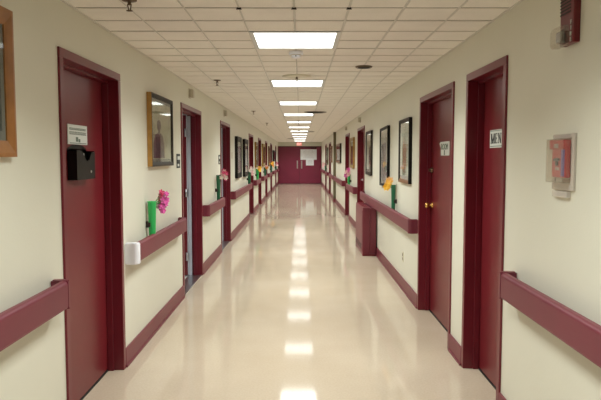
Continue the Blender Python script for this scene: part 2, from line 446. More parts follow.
# side rooms seen through the two open doors
def side_room(d0, d1, name):
    x1 = XL-WT; x0 = x1-2.4; a, b = d0-0.55, d1+0.35
    bm = mesh_bm()
    add_box(bm, x0-0.08, x0, a, b, -0.05, H)            # far wall
    add_box(bm, x0-0.08, x1, a-0.08, a, -0.05, H); add_box(bm, x0-0.08, x1, b, b+0.08, -0.05, H)
    add_box(bm, x0-0.08, x1, a-0.08, b+0.08, H, H+0.08)
    tag(obj('wall_'+name, bm, 'room'), 'pale grey walls and ceiling of the side room behind the %s' % ('second left door' if name == 'side' else 'third left door'), 'wall', kind='structure')
    bm = mesh_bm(); add_box(bm, x0-0.08, x1, a-0.08, b+0.08, -0.06, 0.0)
    tag(obj('floor_'+name, bm, 'tile'), 'pale tiled floor of the side room behind the %s' % ('second left door' if name == 'side' else 'third left door'), 'floor', kind='structure')
    t = thing('ceiling_light', 'added square light panel, no known lamp, in the side room behind the %s' % ('second left door' if name == 'side' else 'third left door'), 'ceiling light', ((x0+x1)/2, (a+b)/2, H))
    bm = mesh_bm(); add_box(bm, -0.3, 0.3, -0.3, 0.3, -0.012, 0); obj('diffuser', bm, 'room_fill', t)  # glowing panel added to light the room, no such lamp known
    bm = mesh_bm()
    for q in ((-0.33, -0.3, -0.33, 0.33), (0.3, 0.33, -0.33, 0.33), (-0.3, 0.3, -0.33, -0.3), (-0.3, 0.3, 0.3, 0.33)): add_box(bm, *q, -0.018, 0)
    obj('trim', bm, 'lightframe', t)
side_room(6.44, 7.73, 'side'); side_room(9.585, 10.87, 'inner')

# end double doors
door_no += 1
t = thing('door_%d' % door_no, 'wide maroon double doors closing the far end of the corridor', 'door', (CX, Y1, 0), 0, kind='structure')
hw0, hw1 = XL-0.005-CX, XR+0.005-CX
mid = -0.02
bm = mesh_bm()
add_box(bm, hw0, hw1, 0.0, 0.12, 2.05, 2.10, 0.004); add_box(bm, hw0, hw0+0.05, 0, 0.12, 0, 2.05, 0.004); add_box(bm, hw1-0.05, hw1, 0, 0.12, 0, 2.05, 0.004)
obj('door_frame', bm, 'frame', t)
for x0, x1, s in ((hw0+0.053, mid-0.004, -1), (mid+0.004, hw1-0.053, 1)):
    bm = mesh_bm(); add_box(bm, x0, x1, 0.03, 0.075, 0.012, 2.045, 0.004)
    leaf = obj('door_leaf', bm, 'end', t)
    bm = mesh_bm(); hx = mid+s*0.12
    add_box(bm, hx-0.035, hx+0.035, 0.024, 0.031, 0.86, 1.30, 0.002)
    add_cyl(bm, (hx, -0.015, 0.93), (hx, -0.015, 1.23), 0.011, n=12)
    for z in (0.94, 1.22): add_cyl(bm, (hx, -0.015, z), (hx, 0.028, z), 0.009, n=10)
    tag(obj('pull_handle', bm, 'steel', leaf), 'grey metal pull handle')
    bm = mesh_bm(); add_box(bm, x0+0.01, x1-0.01, 0.024, 0.032, 0.03, 0.24, 0.002); obj('kick_plate', bm, 'end', leaf)
    bm = mesh_bm()
    if s > 0:
        add_box(bm, mid+0.62, mid+0.95, -0.03, 0.03, 1.965, 2.03, 0.006)
        add_box(bm, mid+0.28, mid+0.66, -0.045, -0.020, 2.03, 2.045, 0.003)
        tag(obj('door_closer', bm, 'blackhole', leaf), 'dark closer box at top of the right leaf')
bm = mesh_bm(); add_box(bm, hw0, hw1, 0.0, 0.1, -0.004, 0.006); obj('threshold', bm, 'steel', t)

def notice(label, x0, x1, z0, z1, lines):
    t = thing('paper_notice', label, 'notice', ((x0+x1)/2, Y1+0.029, (z0+z1)/2))
    bm = mesh_bm(); w, h = (x1-x0)/2, (z1-z0)/2
    add_box(bm, -w, w, -0.004, 0, -h, h); obj('sheet', bm, 'notice', t)
    bm = mesh_bm()
    for i in range(lines):
        z = h*0.75-i*(1.5*h/lines); ww = w*random.uniform(0.45, 0.8)
        add_box(bm, -ww, ww, -0.0055, -0.004, z-0.004, z+0.004)
    obj('print', bm, 'grey', t)
notice('wide white notice sheet taped to the right leaf of the end doors', 0.00, 0.90, 1.345, 1.925, 7)
notice('smaller white sheet hanging below the wide notice on the right end door', 0.30, 0.74, 1.03, 1.345, 4)

# lit exit sign above the end doors
t = thing('exit_sign', 'small lit red EXIT sign above the double doors at the corridor end', 'exit sign', (-0.075, Y1-0.03, 2.215))
bm = mesh_bm(); add_box(bm, -0.155, 0.155, -0.03, 0.03, -0.095, 0.095, 0.005); obj('housing', bm, 'cream', t)
bm = mesh_bm(); add_box(bm, -0.145, 0.145, -0.034, -0.030, -0.085, 0.085, 0.001); obj('face', bm, 'exitred', t)
text_part('lettering', 'EXIT', 0.13, 'exitletters', t, (0, -0.036, 0), (PI/2, 0, 0))

# ------------------------------------------------------------------ hand rails
PR0, PR1 = 0.050, 0.092
def rail_profile():
    z0, z1 = 0.742, 0.880
    pts = [(PR0, z0+0.006), (PR0+0.006, z0), (PR1-0.008, z0), (PR1-0.002, z0+0.004), (PR1, z0+0.012)]
    pts += [(PR1, z1-0.020)]
    for i in range(1, 6):
        a = i/6*PI/2; pts.append((PR1-0.020+0.020*math.cos(a), z1-0.020+0.020*math.sin(a)))
    pts += [(PR1-0.020, z1), (PR0+0.008, z1), (PR0, z1-0.008)]
    return pts

def handrail(side, d0, d1, label, near='return', far='return'):
    t = on_wall('handrail', label, 'handrail', side, (d0+d1)/2, 0, 'maroon wall handrails')
    L = (d1-d0)/2; s = 1 if side == 'L' else -1      # local y of the far end = s*L
    bm = mesh_bm(); add_prism(bm, rail_profile(), -L, L); obj('rail', bm, 'rail', t)
    n = max(2, int(2*L/0.9)+1)
    for i in range(n):
        y = -L+0.2+(2*L-0.4)*i/(n-1)
        bm = mesh_bm(); add_box(bm, 0, 0.008, y-0.02, y+0.02, 0.755, 0.82, 0.002); add_box(bm, 0.006, PR0+0.002, y-0.012, y+0.012, 0.765, 0.80, 0.004)
        obj('bracket', bm, 'frame', t)
    for end, e in ((near, -s), (far, s)):
        if end is None: continue
        y = e*L; bm = mesh_bm()
        r = 0.035; z0, z1 = (0.739, 0.883) if end == 'return' else (0.731, 0.886)
        x1 = PR1+(0.002 if end == 'return' else 0.006)
        ext = 0.034 if end == 'return' else 0.040
        # plan outline: quarter-round corner turning from the rail back to the wall
        pts = [(0.002, y+e*ext)]
        for i in range(7):
            a = PI/2*(1-i/6); pts.append((x1-r+r*math.cos(a), y+e*(ext-r)+e*r*math.sin(a)))
        pts += [(x1, y-e*0.012), (0.046, y-e*0.012), (0.046, y), (0.002, y)]
        A = [bm.verts.new((px, py, z0)) for px, py in pts]; B = [bm.verts.new((px, py, z1)) for px, py in pts]
        for i in range(len(pts)): bm.faces.new((A[i], A[(i+1) % len(pts)], B[(i+1) % len(pts)], B[i]))
        fa = bm.faces.new(A[::-1]); fb = bm.faces.new(B)
        bmesh.ops.bevel(bm, geom=list(fb.edges)+list(fa.edges), offset=0.006, segments=2, affect='EDGES')
        o = obj('end_cap', bm, 'rail' if end == 'return' else 'white', t)
        if end == 'white': tag(o, 'white plastic end cap')

handrail('L', -2.4, 3.03, 'maroon handrail nearest on the left wall, running out of frame', far='return')
handrail('L', 4.365, 6.22, 'maroon handrail on the left with white plastic end cap', near='white')
handrail('L', 7.82, 9.42, 'maroon handrail between the two open doors on the left')
handrail('L', 10.98, 14.78, 'long maroon handrail under the pair of black framed pictures')
handrail('L', 16.3, 18.02, 'short maroon handrail under the yellow flowers on the left')
handrail('L', 19.52, 21.62, 'maroon handrail under the gilt framed picture on the left')
handrail('L', 23.05, 25.32, 'maroon handrail on the left below the peach flowers')
handrail('L', 26.9, 30.1, 'maroon handrail on the left below the low dark picture')
handrail('L', 31.6, 33.85, 'last short maroon handrail on the left, ending at the end doors')
handrail('R', -2.4, 3.25, 'maroon handrail nearest on the right wall, below the fire alarm pull station')
handrail('R', 6.06, 11.03, 'long maroon handrail on the right passing above the convector cover')
handrail('R', 12.56, 14.45, 'short maroon handrail on the right under the gilt picture')
handrail('R', 15.9, 19.95, 'maroon handrail on the right before the olive pipe chase')
handrail('R', 20.35, 23.3, 'maroon handrail on the right just past the olive pipe chase')
handrail('R', 24.9, 27.1, 'maroon handrail on the right between the last two doors')
handrail('R', 28.7, 33.85, 'farthest maroon handrail on the right, reaching the end doors')

# ------------------------------------------------------------------ convector cover
t = on_wall('convector_cover', 'maroon boxy convector cover standing on the floor at the right wall', 'radiator cover', 'R', 9.78, 0)
bm = mesh_bm(); add_box(bm, 0.016, 0.115, -0.55, 0.565, 0, 0.725, 0.006); obj('casing', bm, 'cab', t)
bm = mesh_bm(); add_box(bm, 0.115, 0.222, -0.58, 0.582, 0, 0.735, 0.008); fp = obj('front_box', bm, 'cab', t)
bm = mesh_bm()
add_box(bm, 0.221, 0.228, -0.53, 0.53, 0.06, 0.69, 0.004); obj('access_panel', bm, 'cab', fp)
bm = mesh_bm(); 
for i in range(26): add_box(bm, 0.13, 0.205, -0.52+i*0.041, -0.505+i*0.041, 0.730, 0.739, 0.002)
obj('top_grille', bm, 'frame', fp)
bm = mesh_bm()
for i in range(3): add_box(bm, 0.226, 0.231, -0.45, 0.45, 0.09+i*0.03, 0.10+i*0.03)
obj('air_slots', bm, 'blackhole', fp)
bm = mesh_bm(); add_box(bm, 0.018, 0.225, -0.59, 0.592, 0.0, 0.03, 0.003); obj('plinth', bm, 'frame', t)

# pipe chase on the right wall
bm = mesh_bm(); add_box(bm, 0, 0.085, -0.07, 0.07, 0, H-0.005, 0.006)
t = on_wall('pipe_chase', 'narrow olive brown floor to ceiling pipe chase on the right wall', 'pipe', 'R', 20.15, 0)
obj('chase_cover', bm, 'olive', t)
bm = mesh_bm(); add_box(bm, 0, 0.092, -0.078, 0.078, 0, 0.12, 0.004); obj('chase_foot', bm, 'base', t)

# ------------------------------------------------------------------ pictures
ART = {
 'portrait': artmat('portrait_ground', [(0.30, 0.30, 0.20), (0.42, 0.40, 0.28), (0.24, 0.22, 0.15)], 2.5),
 'green': artmat('green_ground', [(0.34, 0.40, 0.32), (0.50, 0.54, 0.46), (0.30, 0.28, 0.22), (0.50, 0.36, 0.28)], 3, (1, 1, 0.5)),
 'grey': artmat('grey_ground', [(0.16, 0.15, 0.16), (0.34, 0.33, 0.35), (0.55, 0.54, 0.55), (0.12, 0.11, 0.12)], 3, (1, 1, 0.7)),
 'sepia': artmat('sepia_ground', [(0.26, 0.17, 0.12), (0.38, 0.30, 0.23), (0.46, 0.42, 0.36)], 3),
 'orange': artmat('orange_ground', [(0.20, 0.09, 0.03), (0.50, 0.22, 0.07), (0.30, 0.14, 0.06)], 2),
 'gold': artmat('gold_ground', [(0.26, 0.16, 0.04), (0.18, 0.10, 0.03), (0.32, 0.22, 0.07)], 3),
 'greyred': artmat('grey_red_ground', [(0.30, 0.25, 0.22), (0.34, 0.26, 0.24), (0.24, 0.18, 0.17)], 1.2),
 'dark': artmat('dark_ground', [(0.02, 0.025, 0.022), (0.05, 0.055, 0.05), (0.03, 0.02, 0.02)], 4),
 'pale': artmat('pale_ground', [(0.44, 0.43, 0.41), (0.48, 0.46, 0.44), (0.38, 0.35, 0.35)], 1.2),
}
for k, v in ART.items(): M['art_'+k] = v
M['fig_purple'] = mat('plum_pigment', (0.10, 0.045, 0.065), 0.6, var=0.3, scale=20)
M['fig_skin'] = mat('clay_pigment', (0.44, 0.22, 0.15), 0.6, var=0.25, scale=16)
M['fig_pale'] = mat('pale_pigment', (0.50, 0.48, 0.44), 0.6, var=0.1, scale=16)

def picture(side, d0, d1, z0, z1, label, frame='blackwood', sideface=None, p=0.03, fw=0.035, mw=0.04, art='green', matb='matboard', mh=None, fig=None, roll=0.0, lean=0.0, bottom=None, group=None):
    t = on_wall('framed_picture', label, 'picture', side, (d0+d1)/2, (z0+z1)/2, group or 'framed pictures hung along the corridor')
    W, Hh = (d1-d0)/2, (z1-z0)/2
    t.rotation_euler.rotate_axis('X', roll)
    if lean: t.rotation_euler.rotate_axis('Y', lean)
    bm = mesh_bm()
    # mitred moulding: four sides, each with outer lip, sloping face and inner lip
    prof = [(0.0, 0.0), (0.0, p), (fw*0.25, p+0.002), (fw*0.75, p-0.004), (fw, p-0.008), (fw, 0.0)]
    def ring(inset, x): return [(x, -W+inset, -Hh+inset), (x, W-inset, -Hh+inset), (x, W-inset, Hh-inset), (x, -W+inset, Hh-inset)]
    R = [[bm.verts.new(q) for q in ring(i, x+0.001)] for i, x in prof]
    for j in range(len(R)-1):
        for k in range(4):
            if bottom and k == 0: mi = 2
            else: mi = 1 if (j == 0 and sideface) else 0
            f = bm.faces.new((R[j][k], R[j][(k+1) % 4], R[j+1][(k+1) % 4], R[j+1][k])); f.material_index = mi
    for k in range(4): bm.faces.new((R[-1][k], R[-1][(k+1) % 4], R[0][(k+1) % 4], R[0][k]))
    obj('frame', bm, [frame, sideface or frame, bottom or frame], t)
    bm = mesh_bm(); xb = p-0.020
    bm.free(); bm = mesh_bm(); add_box(bm, xb, xb+0.006, -W+fw*0.9, W-fw*0.9, -Hh+fw*0.9, Hh-fw*0.9); obj('mat_board', bm, matb, t)
    aw, ah = W-fw-mw, Hh-fw-(mh or mw*1.3)
    bm = mesh_bm(); add_box(bm, xb+0.0055, xb+0.0075, -aw, aw, -ah, ah); ar = obj('artwork', bm, 'art_'+art, t)
    if fig:
        kind, m = fig
        bm = mesh_bm()
        def shape(pts):
            x = xb+0.0085
            A = [bm.verts.new((xb+0.0074, a*aw, b*ah)) for a, b in pts]; B = [bm.verts.new((x, a*aw, b*ah)) for a, b in pts]
            n = len(pts)
            for i in range(n): bm.faces.new((A[i], A[(i+1) % n], B[(i+1) % n], B[i]))
            bm.faces.new(B)
        if kind == 'bust':
            shape([(-0.3+0.20*math.cos(a), 0.20+0.20*math.sin(a)) for a in [2*PI*i/16 for i in range(16)]])
            shape([(-0.3+1.25*q, v) for q, v in ((-0.48, -0.98), (0.44, -0.98), (0.42, -0.45), (0.30, -0.16), (0.08, -0.06), (0.07, 0.04), (-0.07, 0.04), (-0.08, -0.06), (-0.32, -0.16), (-0.46, -0.45))])
        elif kind == 'figures':
            shape([(-0.5, -0.85), (-0.05, -0.9), (0.0, -0.1), (-0.05, 0.35), (-0.2, 0.45), (-0.25, 0.6), (-0.38, 0.6), (-0.42, 0.42), (-0.55, 0.3)])
            shape([(0.15, -0.8), (0.55, -0.75), (0.6, 0.1), (0.45, 0.25), (0.42, 0.4), (0.28, 0.4), (0.25, 0.22), (0.1, 0.1)])
        else:
            shape([(-0.6, -0.3), (-0.1, -0.45), (0.5, -0.2), (0.45, 0.3), (0.0, 0.5), (-0.4, 0.25)])
        obj('painted_figure', bm, m, ar)
    bm = mesh_bm(); add_box(bm, xb+0.0100, xb+0.0115, -W+fw*0.9, W-fw*0.9, -Hh+fw*0.9, Hh-fw*0.9); obj('glass', bm, 'glass', t)
    return t

picture('L', 1.75, 2.64, 1.500, 2.115, 'oak framed picture cut by the left edge of the photo', 'oak', p=0.034, fw=0.068, mw=0.03, art='dark', matb='matdark')
picture('L', 5.02, 5.86, 1.42, 2.030, 'picture with dark face and honey wood side, between first two left doors', 'darkwood', 'goldwood', p=0.040, fw=0.038, mw=0.02, art='portrait', matb='matdark', fig=('bust', 'fig_purple'))
picture('L', 11.70, 12.52, 1.09, 1.895, 'nearer of the pair of black framed pictures on the left wall', 'blackwood', p=0.055, fw=0.10, mw=0.03, art='pale', group='pair of black framed pictures')
picture('L', 13.28, 14.10, 1.07, 1.89, 'farther of the pair of black framed pictures on the left wall', 'blackwood', p=0.055, fw=0.10, mw=0.03, art='greyred', group='pair of black framed pictures')
picture('L', 16.70, 17.40, 1.21, 1.91, 'olive framed picture above the yellow flowers on the left wall', 'olive', 'gilt', p=0.05, fw=0.07, mw=0.02, art='gold')
picture('L', 19.75, 21.05, 1.19, 1.93, 'wide gilt picture on the left wall between two far doors', 'gilt', p=0.05, fw=0.09, mw=0.02, art='gold')
picture('L', 23.70, 24.50, 1.14, 1.92, 'dark red brown framed picture on the far left wall', 'redwood', p=0.05, fw=0.07, mw=0.02, art='greyred')
picture('L', 27.3, 29.3, 1.30, 1.80, 'low dark wide picture near the end of the left wall', 'blackwood', p=0.06, fw=0.07, mw=0.02, art='dark', matb='matdark')
picture('R', 6.40, 7.07, 1.215, 1.915, 'black framed picture with brown reflection painted on its bottom edge, nearest on the right wall', 'darkwood', 'blackwood', p=0.034, fw=0.040, mw=0.11, mh=0.045, art='green', fig=('figures', 'fig_skin'), bottom='redwood')  # bottom moulding coloured brown to paint in a floor and rail reflection
picture('R', 7.98, 8.75, 1.105, 1.905, 'slightly tilted black framed picture above the yellow flowers', 'blackwood', p=0.034, fw=0.036, mw=0.09, mh=0.05, art='grey', fig=('figures', 'fig_pale'), roll=0.02)
picture('R', 9.88, 10.66, 1.20, 1.93, 'slim dark framed picture on the right wall above the convector cover', 'darkwood', p=0.034, fw=0.050, mw=0.10, mh=0.09, art='sepia', fig=('figures', 'fig_purple'))
picture('R', 13.12, 13.95, 1.255, 1.925, 'golden brown picture on the right wall above pink flowers', 'gilt', 'goldwood', p=0.04, fw=0.07, mw=0.02, art='gold')
picture('R', 17.4, 19.2, 1.33, 1.89, 'wide brown framed picture with orange painting on the right wall', 'redwood', 'darkwood', p=0.05, fw=0.06, mw=0.02, art='orange', fig=('patch', 'fig_skin'))
picture('R', 22.2, 23.0, 1.30, 1.90, 'small picture on the right wall beyond the olive pipe chase', 'redwood', p=0.05, fw=0.07, mw=0.02, art='greyred')
picture('R', 25.5, 26.6, 1.18, 1.90, 'olive framed picture near the end of the right wall', 'olive', p=0.05, fw=0.07, mw=0.02, art='gold')

# ------------------------------------------------------------------ wall vases and artificial flowers
def wall_vase(side, d, z0, z1, r, m, label):
    t = on_wall('wall_vase', label, 'vase', side, d, z0, 'tall narrow green wall vases')
    h = z1-z0; bm = mesh_bm(); x = 0.014+r
    add_lathe(bm, [(0, 0), (r*0.66, 0), (r*0.70, 0.01), (r*0.96, h*0.97), (r*1.04, h*0.985), (r*1.04, h), (r*0.86, h), (r*0.62, h*0.2), (0, h*0.2)], 28, (x, 0, 0))
    obj('vase_body', bm, m, t)
    bm = mesh_bm(); zz = h*0.45; rr = r*0.86
    # a dark spring clip that hugs only the wall side of the vase
    for i in range(9):
        a = PI*0.62+(PI*0.76)*i/8
        add_box(bm, x+rr*1.02*math.cos(a)-0.004, x+rr*1.02*math.cos(a)+0.004, rr*1.02*math.sin(a)-0.006, rr*1.02*math.sin(a)+0.006, zz-0.018, zz+0.018, 0.001)
    add_box(bm, 0, x-rr*0.8, -0.013, 0.013, zz-0.025, zz+0.025, 0.002)
    obj('wall_clip', bm, 'strap', t)
    return t

def petal_flower(bm, c, R, n=6, face=(1, 0, 0), mi=0, cup=0.35):
    face = Vector(face).normalized(); a = face.orthogonal().normalized(); b = face.cross(a); c = Vector(c)
    ph = random.random()*PI
    for i in range(n):
        t = 2*PI*i/n+ph; d = a*math.cos(t)+b*math.sin(t); s = -a*math.sin(t)+b*math.cos(t)
        rows = []
        for u, w in ((0.08, 0.10), (0.35, 0.26), (0.70, 0.33), (1.0, 0.14)):
            lift = cup*R*u*u
            base = c+d*(R*u)+face*lift
            rows.append([bm.verts.new(base-s*(R*w)+face*R*0.05), bm.verts.new(base-face*R*0.03), bm.verts.new(base+s*(R*w)+face*R*0.05)])
        for q, w in zip(rows, rows[1:]):
            for k in range(2):
                f = bm.faces.new((q[k], q[k+1], w[k+1], w[k])); f.smooth = True; f.material_index = mi
    add_blob(bm, c+face*R*0.12, R*0.16, R*0.16, R*0.16, 1, mi)

def flowers(side, d, z, cols, label, n=6, R=0.03, spread=(0.04, 0.05, 0.05), off=(0.07, 0, 0.03), leaves=2, root=(0.05, 0, -0.04), core=True):
    t = on_wall('artificial_flowers', label, 'flowers', side, d, z, 'artificial flowers in the wall vases')
    s = 1 if side == 'L' else -1
    pos = []
    for i in range(n):
        a = 2*PI*i/n*2.4; k = math.sqrt((i+0.5)/n)
        pos.append((off[0]+spread[0]*random.uniform(-1, 1)*0.6+0.01, s*off[1]+spread[1]*k*math.cos(a), off[2]+spread[2]*k*math.sin(a)))
    bm = mesh_bm()
    for q in pos: add_cyl(bm, root, (q[0], q[1], q[2]), 0.0022, n=6, cap=False)
    obj('stems', bm, 'leaf', t)
    for i, q in enumerate(pos):
        bm = mesh_bm()
        face = (0.5+random.uniform(-0.2, 0.4), -s*(0.9+random.uniform(-0.5, 0.5)), 0.35+random.uniform(-0.4, 0.4))
        petal_flower(bm, q, R*random.uniform(0.85, 1.15), 6, face)
        petal_flower(bm, (q[0]+0.004, q[1]-s*0.004, q[2]+0.003), R*0.6, 5, face, cup=0.6)
        obj('blossom', bm, cols[i % len(cols)], t)
    for i in range(leaves):
        bm = mesh_bm(); a = random.uniform(-1, 1); q = Vector((off[0]*0.9+0.01, a*spread[1]*1.1, off[2]-spread[2]*0.6)); r0 = Vector(root)
        dr = (q-r0); side_v = Vector((0, 0.3, 1)).cross(dr).normalized()*0.012
        vs = [bm.verts.new(r0), bm.verts.new(r0+dr*0.5+side_v), bm.verts.new(q), bm.verts.new(r0+dr*0.5-side_v)]
        bm.faces.new(vs)
        bmesh.ops.solidify(bm, geom=bm.faces[:], thickness=0.0015)
        obj('leaf', bm, 'leaf', t)

wall_vase('L', 4.94, 0.80, 1.142, 0.036, 'vase', 'bright green wall vase with magenta flowers, above the white capped handrail')
flowers('L', 5.06, 1.135, ['pink', 'pink', 'pink', 'hotpink'], 'magenta pink flower spray in bright green wall vase, nearest left', n=20, R=0.028, spread=(0.04, 0.06, 0.085), off=(0.090, 0.04, -0.015), leaves=1, root=(0.05, -0.11, -0.03))
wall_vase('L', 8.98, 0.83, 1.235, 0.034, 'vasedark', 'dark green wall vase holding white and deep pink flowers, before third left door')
flowers('L', 9.02, 1.235, ['whitepetal', 'hotpink', 'palepink', 'hotpink'], 'white and deep pink flowers in dark green vase before third left door', n=12, R=0.034, spread=(0.07, 0.11, 0.07), off=(0.10, 0.02, 0.00))
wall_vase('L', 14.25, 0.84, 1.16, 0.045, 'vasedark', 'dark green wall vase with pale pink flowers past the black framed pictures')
flowers('L', 14.28, 1.16, ['palepink', 'whitepetal'], 'pale pink flowers in the dark vase past the black framed pictures', n=8, R=0.045, spread=(0.05, 0.08, 0.09), off=(0.10, 0.0, 0.02))
wall_vase('L', 16.95, 0.86, 1.17, 0.045, 'vase', 'green wall vase with yellow flowers under the olive framed picture')
flowers('L', 16.98, 1.17, ['yellow', 'peach', 'yellow'], 'yellow and peach flowers under the olive framed picture, left wall', n=9, R=0.045, spread=(0.06, 0.11, 0.06), off=(0.10, 0.0, -0.01), leaves=4)
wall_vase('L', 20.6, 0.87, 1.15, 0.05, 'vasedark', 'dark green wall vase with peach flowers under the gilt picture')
flowers('L', 20.6, 1.15, ['peach', 'palepink', 'orange'], 'peach flowers in dark vase under the gilt picture, left wall', n=8, R=0.045, spread=(0.06, 0.10, 0.05), off=(0.10, 0.0, 0.00), leaves=3)
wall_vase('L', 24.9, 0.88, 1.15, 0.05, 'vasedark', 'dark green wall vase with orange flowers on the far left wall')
flowers('L', 24.9, 1.15, ['orange', 'yellow'], 'orange flowers in dark vase on the far left wall', n=8, R=0.055, spread=(0.07, 0.12, 0.10), off=(0.10, 0.0, 0.06), leaves=3)
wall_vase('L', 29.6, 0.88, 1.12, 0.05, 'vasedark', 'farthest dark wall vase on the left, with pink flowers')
flowers('L', 29.6, 1.12, ['palepink', 'hotpink'], 'pink flowers in the farthest vase on the left wall', n=6, R=0.05, spread=(0.06, 0.1, 0.1), off=(0.10, 0.0, 0.04))
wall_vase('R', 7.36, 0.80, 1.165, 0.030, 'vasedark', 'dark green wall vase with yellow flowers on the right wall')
flowers('R', 7.38, 1.165, ['yellow', 'yellow', 'peach'], 'big yellow flowers in dark green wall vase on the right', n=9, R=0.042, spread=(0.05, 0.05, 0.06), off=(0.085, 0.04, 0.01), leaves=1)
wall_vase('R', 13.98, 0.83, 1.10, 0.042, 'vase', 'bright green wall vase with pink flowers on the right wall')
flowers('R', 14.0, 1.10, ['palepink', 'pink', 'palepink'], 'pale pink flowers in bright green vase on the right wall', n=11, R=0.05, spread=(0.09, 0.10, 0.10), off=(0.085, 0.03, 0.02))
wall_vase('R', 26.9, 0.88, 1.10, 0.045, 'vasedark', 'farthest dark wall vase on the right, with pink flowers')
flowers('R', 26.9, 1.10, ['palepink', 'whitepetal'], 'pale pink flowers in the farthest vase on the right wall', n=7, R=0.055, spread=(0.07, 0.12, 0.12), off=(0.11, 0.0, 0.06))

# ------------------------------------------------------------------ signs
def serif(bm, ch, y, z, w, h, x0, x1):
    """heavy serifed capitals drawn with strokes, reading along +y."""
    sw, th, sf = w*0.24, w*0.10, w*0.13
    def st(a0, b0, a1, b1, t):    # slanted stroke as a parallelogram
        add_prism(bm, [(y+a0-t/2, z+b0), (y+a0+t/2, z+b0), (y+a1+t/2, z+b1), (y+a1-t/2, z+b1)], x0, x1, plane='yz')
    def bar(a0, a1, b0, b1): add_box(bm, x0, x1, y+a0, y+a1, z+b0, z+b1)
    if ch == 'M':
        st(w*0.13, 0, w*0.13, h, th); st(w*0.87, 0, w*0.87, h, sw)
        st(w*0.50, 0, w*0.16, h, sw); st(w*0.50, 0, w*0.82, h, th)
        for c in (0.13, 0.87): bar(w*c-sf*1.3, w*c+sf*1.3, 0, h*0.07)
        bar(0, w*0.25, h*0.93, h); bar(w*0.75, w, h*0.93, h)
    elif ch == 'E':
        st(w*0.25, 0, w*0.25, h, sw*1.1); bar(w*0.05, w*0.85, 0, h*0.08); bar(w*0.05, w*0.85, h*0.92, h); bar(w*0.3, w*0.62, h*0.47, h*0.54)
        bar(w*0.78, w*0.85, 0, h*0.28); bar(w*0.78, w*0.85, h*0.74, h); bar(w*0.58, w*0.64, h*0.38, h*0.63)
    elif ch == 'N':
        st(w*0.15, 0, w*0.15, h, th); st(w*0.82, 0, w*0.82, h, th); st(w*0.80, 0, w*0.20, h, sw)
        bar(0, w*0.3, 0, h*0.07); bar(0, w*0.3, h*0.93, h); bar(w*0.68, w*0.98, h*0.93, h)

# MEN sign: lies on the recessed leaf of the nearest right door (leaf face is 0.1 m behind the wall)
t = on_wall('door_sign', 'white MEN sign with black serif letters on nearest right door', 'sign', 'R', 3.935, 1.618, out=-0.0998)
bm = mesh_bm(); add_box(bm, 0, 0.004, -0.150, 0.150, -0.058, 0.058, 0.001); obj('sign_plate', bm, 'paper', t)
bm = mesh_bm()
serif(bm, 'M', -0.128, -0.030, 0.080, 0.064, 0.004, 0.0055); serif(bm, 'E', -0.040, -0.030, 0.052, 0.064, 0.004, 0.0055); serif(bm, 'N', 0.018, -0.030, 0.066, 0.064, 0.004, 0.0055)
obj('lettering', bm, 'ink', t)
bm = mesh_bm(); add_box(bm, 0.004, 0.005, -0.14, 0.14, -0.050, -0.046); add_box(bm, 0.004, 0.005, -0.14, 0.14, 0.050, 0.053)
obj('border_lines', bm, 'greyink', t)

# two line sign on the second right door, its corner lifted
t = on_wall('door_sign', 'small white two line sign with dark print on door with brass knob', 'sign', 'R', 5.365, 1.575, out=-0.0998)
bm = mesh_bm(); add_box(bm, 0, 0.004, -0.145, 0.165, -0.062, 0.060, 0.001); obj('sign_plate', bm, 'paper', t)
text_part('lettering', 'ROOM', 0.075, 'greyink', t, (0.005, 0.00, 0.012), WALLTEXT, sx=1.1)
text_part('lettering', 'B', 0.065, 'greyink', t, (0.005, 0.00, -0.038), WALLTEXT, sx=1.1)
bm = mesh_bm(); add_prism(bm, [(-0.145, 0.060), (-0.20, 0.045), (-0.145, 0.010)], 0.002, 0.006, plane='yz'); obj('loose_corner', bm, 'paper', t)

# plaque and file holder on the nearest left door
t = on_wall('door_sign', 'white plaque with grey green print above the black file holder', 'sign', 'L', 3.725, 1.634, out=-0.0998)
bm = mesh_bm(); add_box(bm, 0, 0.005, -0.162, 0.162, -0.059, 0.059, 0.002); obj('sign_plate', bm, 'paper', t)
bm = mesh_bm()
random.seed(3)
for row, (z, h) in enumerate(((0.008, 0.017), (0.033, 0.012))):
    y = -0.135
    while y < 0.130:
        w = random.uniform(0.009, 0.014); add_box(bm, 0.005, 0.006, y, y+w, z-h/2, z-h/2+0.004); add_box(bm, 0.005, 0.006, y, y+0.004, z-h/2, z+h/2); add_box(bm, 0.005, 0.006, y, y+w, z+h/2-0.003, z+h/2); y += w+0.005
for a, b, z0, z1 in ((-0.035, 0.0, -0.042, -0.014), (0.008, 0.035, -0.045, -0.025), (-0.13, 0.14, -0.053, -0.049)): add_box(bm, 0.005, 0.006, a, b, z0, z1)
obj('print', bm, 'greyink', t)

t = on_wall('file_holder', 'black plastic file holder with notched front on nearest left door', 'file holder', 'L', 3.71, 1.365, out=-0.0998)
bm = mesh_bm(); W = 0.155
add_box(bm, 0.0, 0.005, -W, W, 0, 0.185, 0.002)
bp = [(-W, 0.02), (-W*0.92, 0.19), (-W*0.5, 0.205), (0, 0.21), (W*0.5, 0.205), (W*0.92, 0.19), (W, 0.02)]
add_prism(bm, bp, 0.0, 0.005, plane='yz')
obj('back_panel', bm, 'black', t)
bm = mesh_bm()
fr = [(-W, 0), (W, 0), (W, 0.168), (W*0.62, 0.160), (W*0.36, 0.118), (W*0.12, 0.108), (-W*0.12, 0.125), (-W*0.36, 0.165), (-W*0.6, 0.175), (-W, 0.172)]
add_prism(bm, fr, 0.052, 0.057, plane='yz'); obj('front_panel', bm, 'black', t)
bm = mesh_bm()
for s in (-1, 1): add_box(bm, 0.0, 0.055, s*W, s*(W-0.004), 0, 0.172)
add_box(bm, 0.0, 0.055, -W, W, 0, 0.005); obj('side_panels', bm, 'black', t)
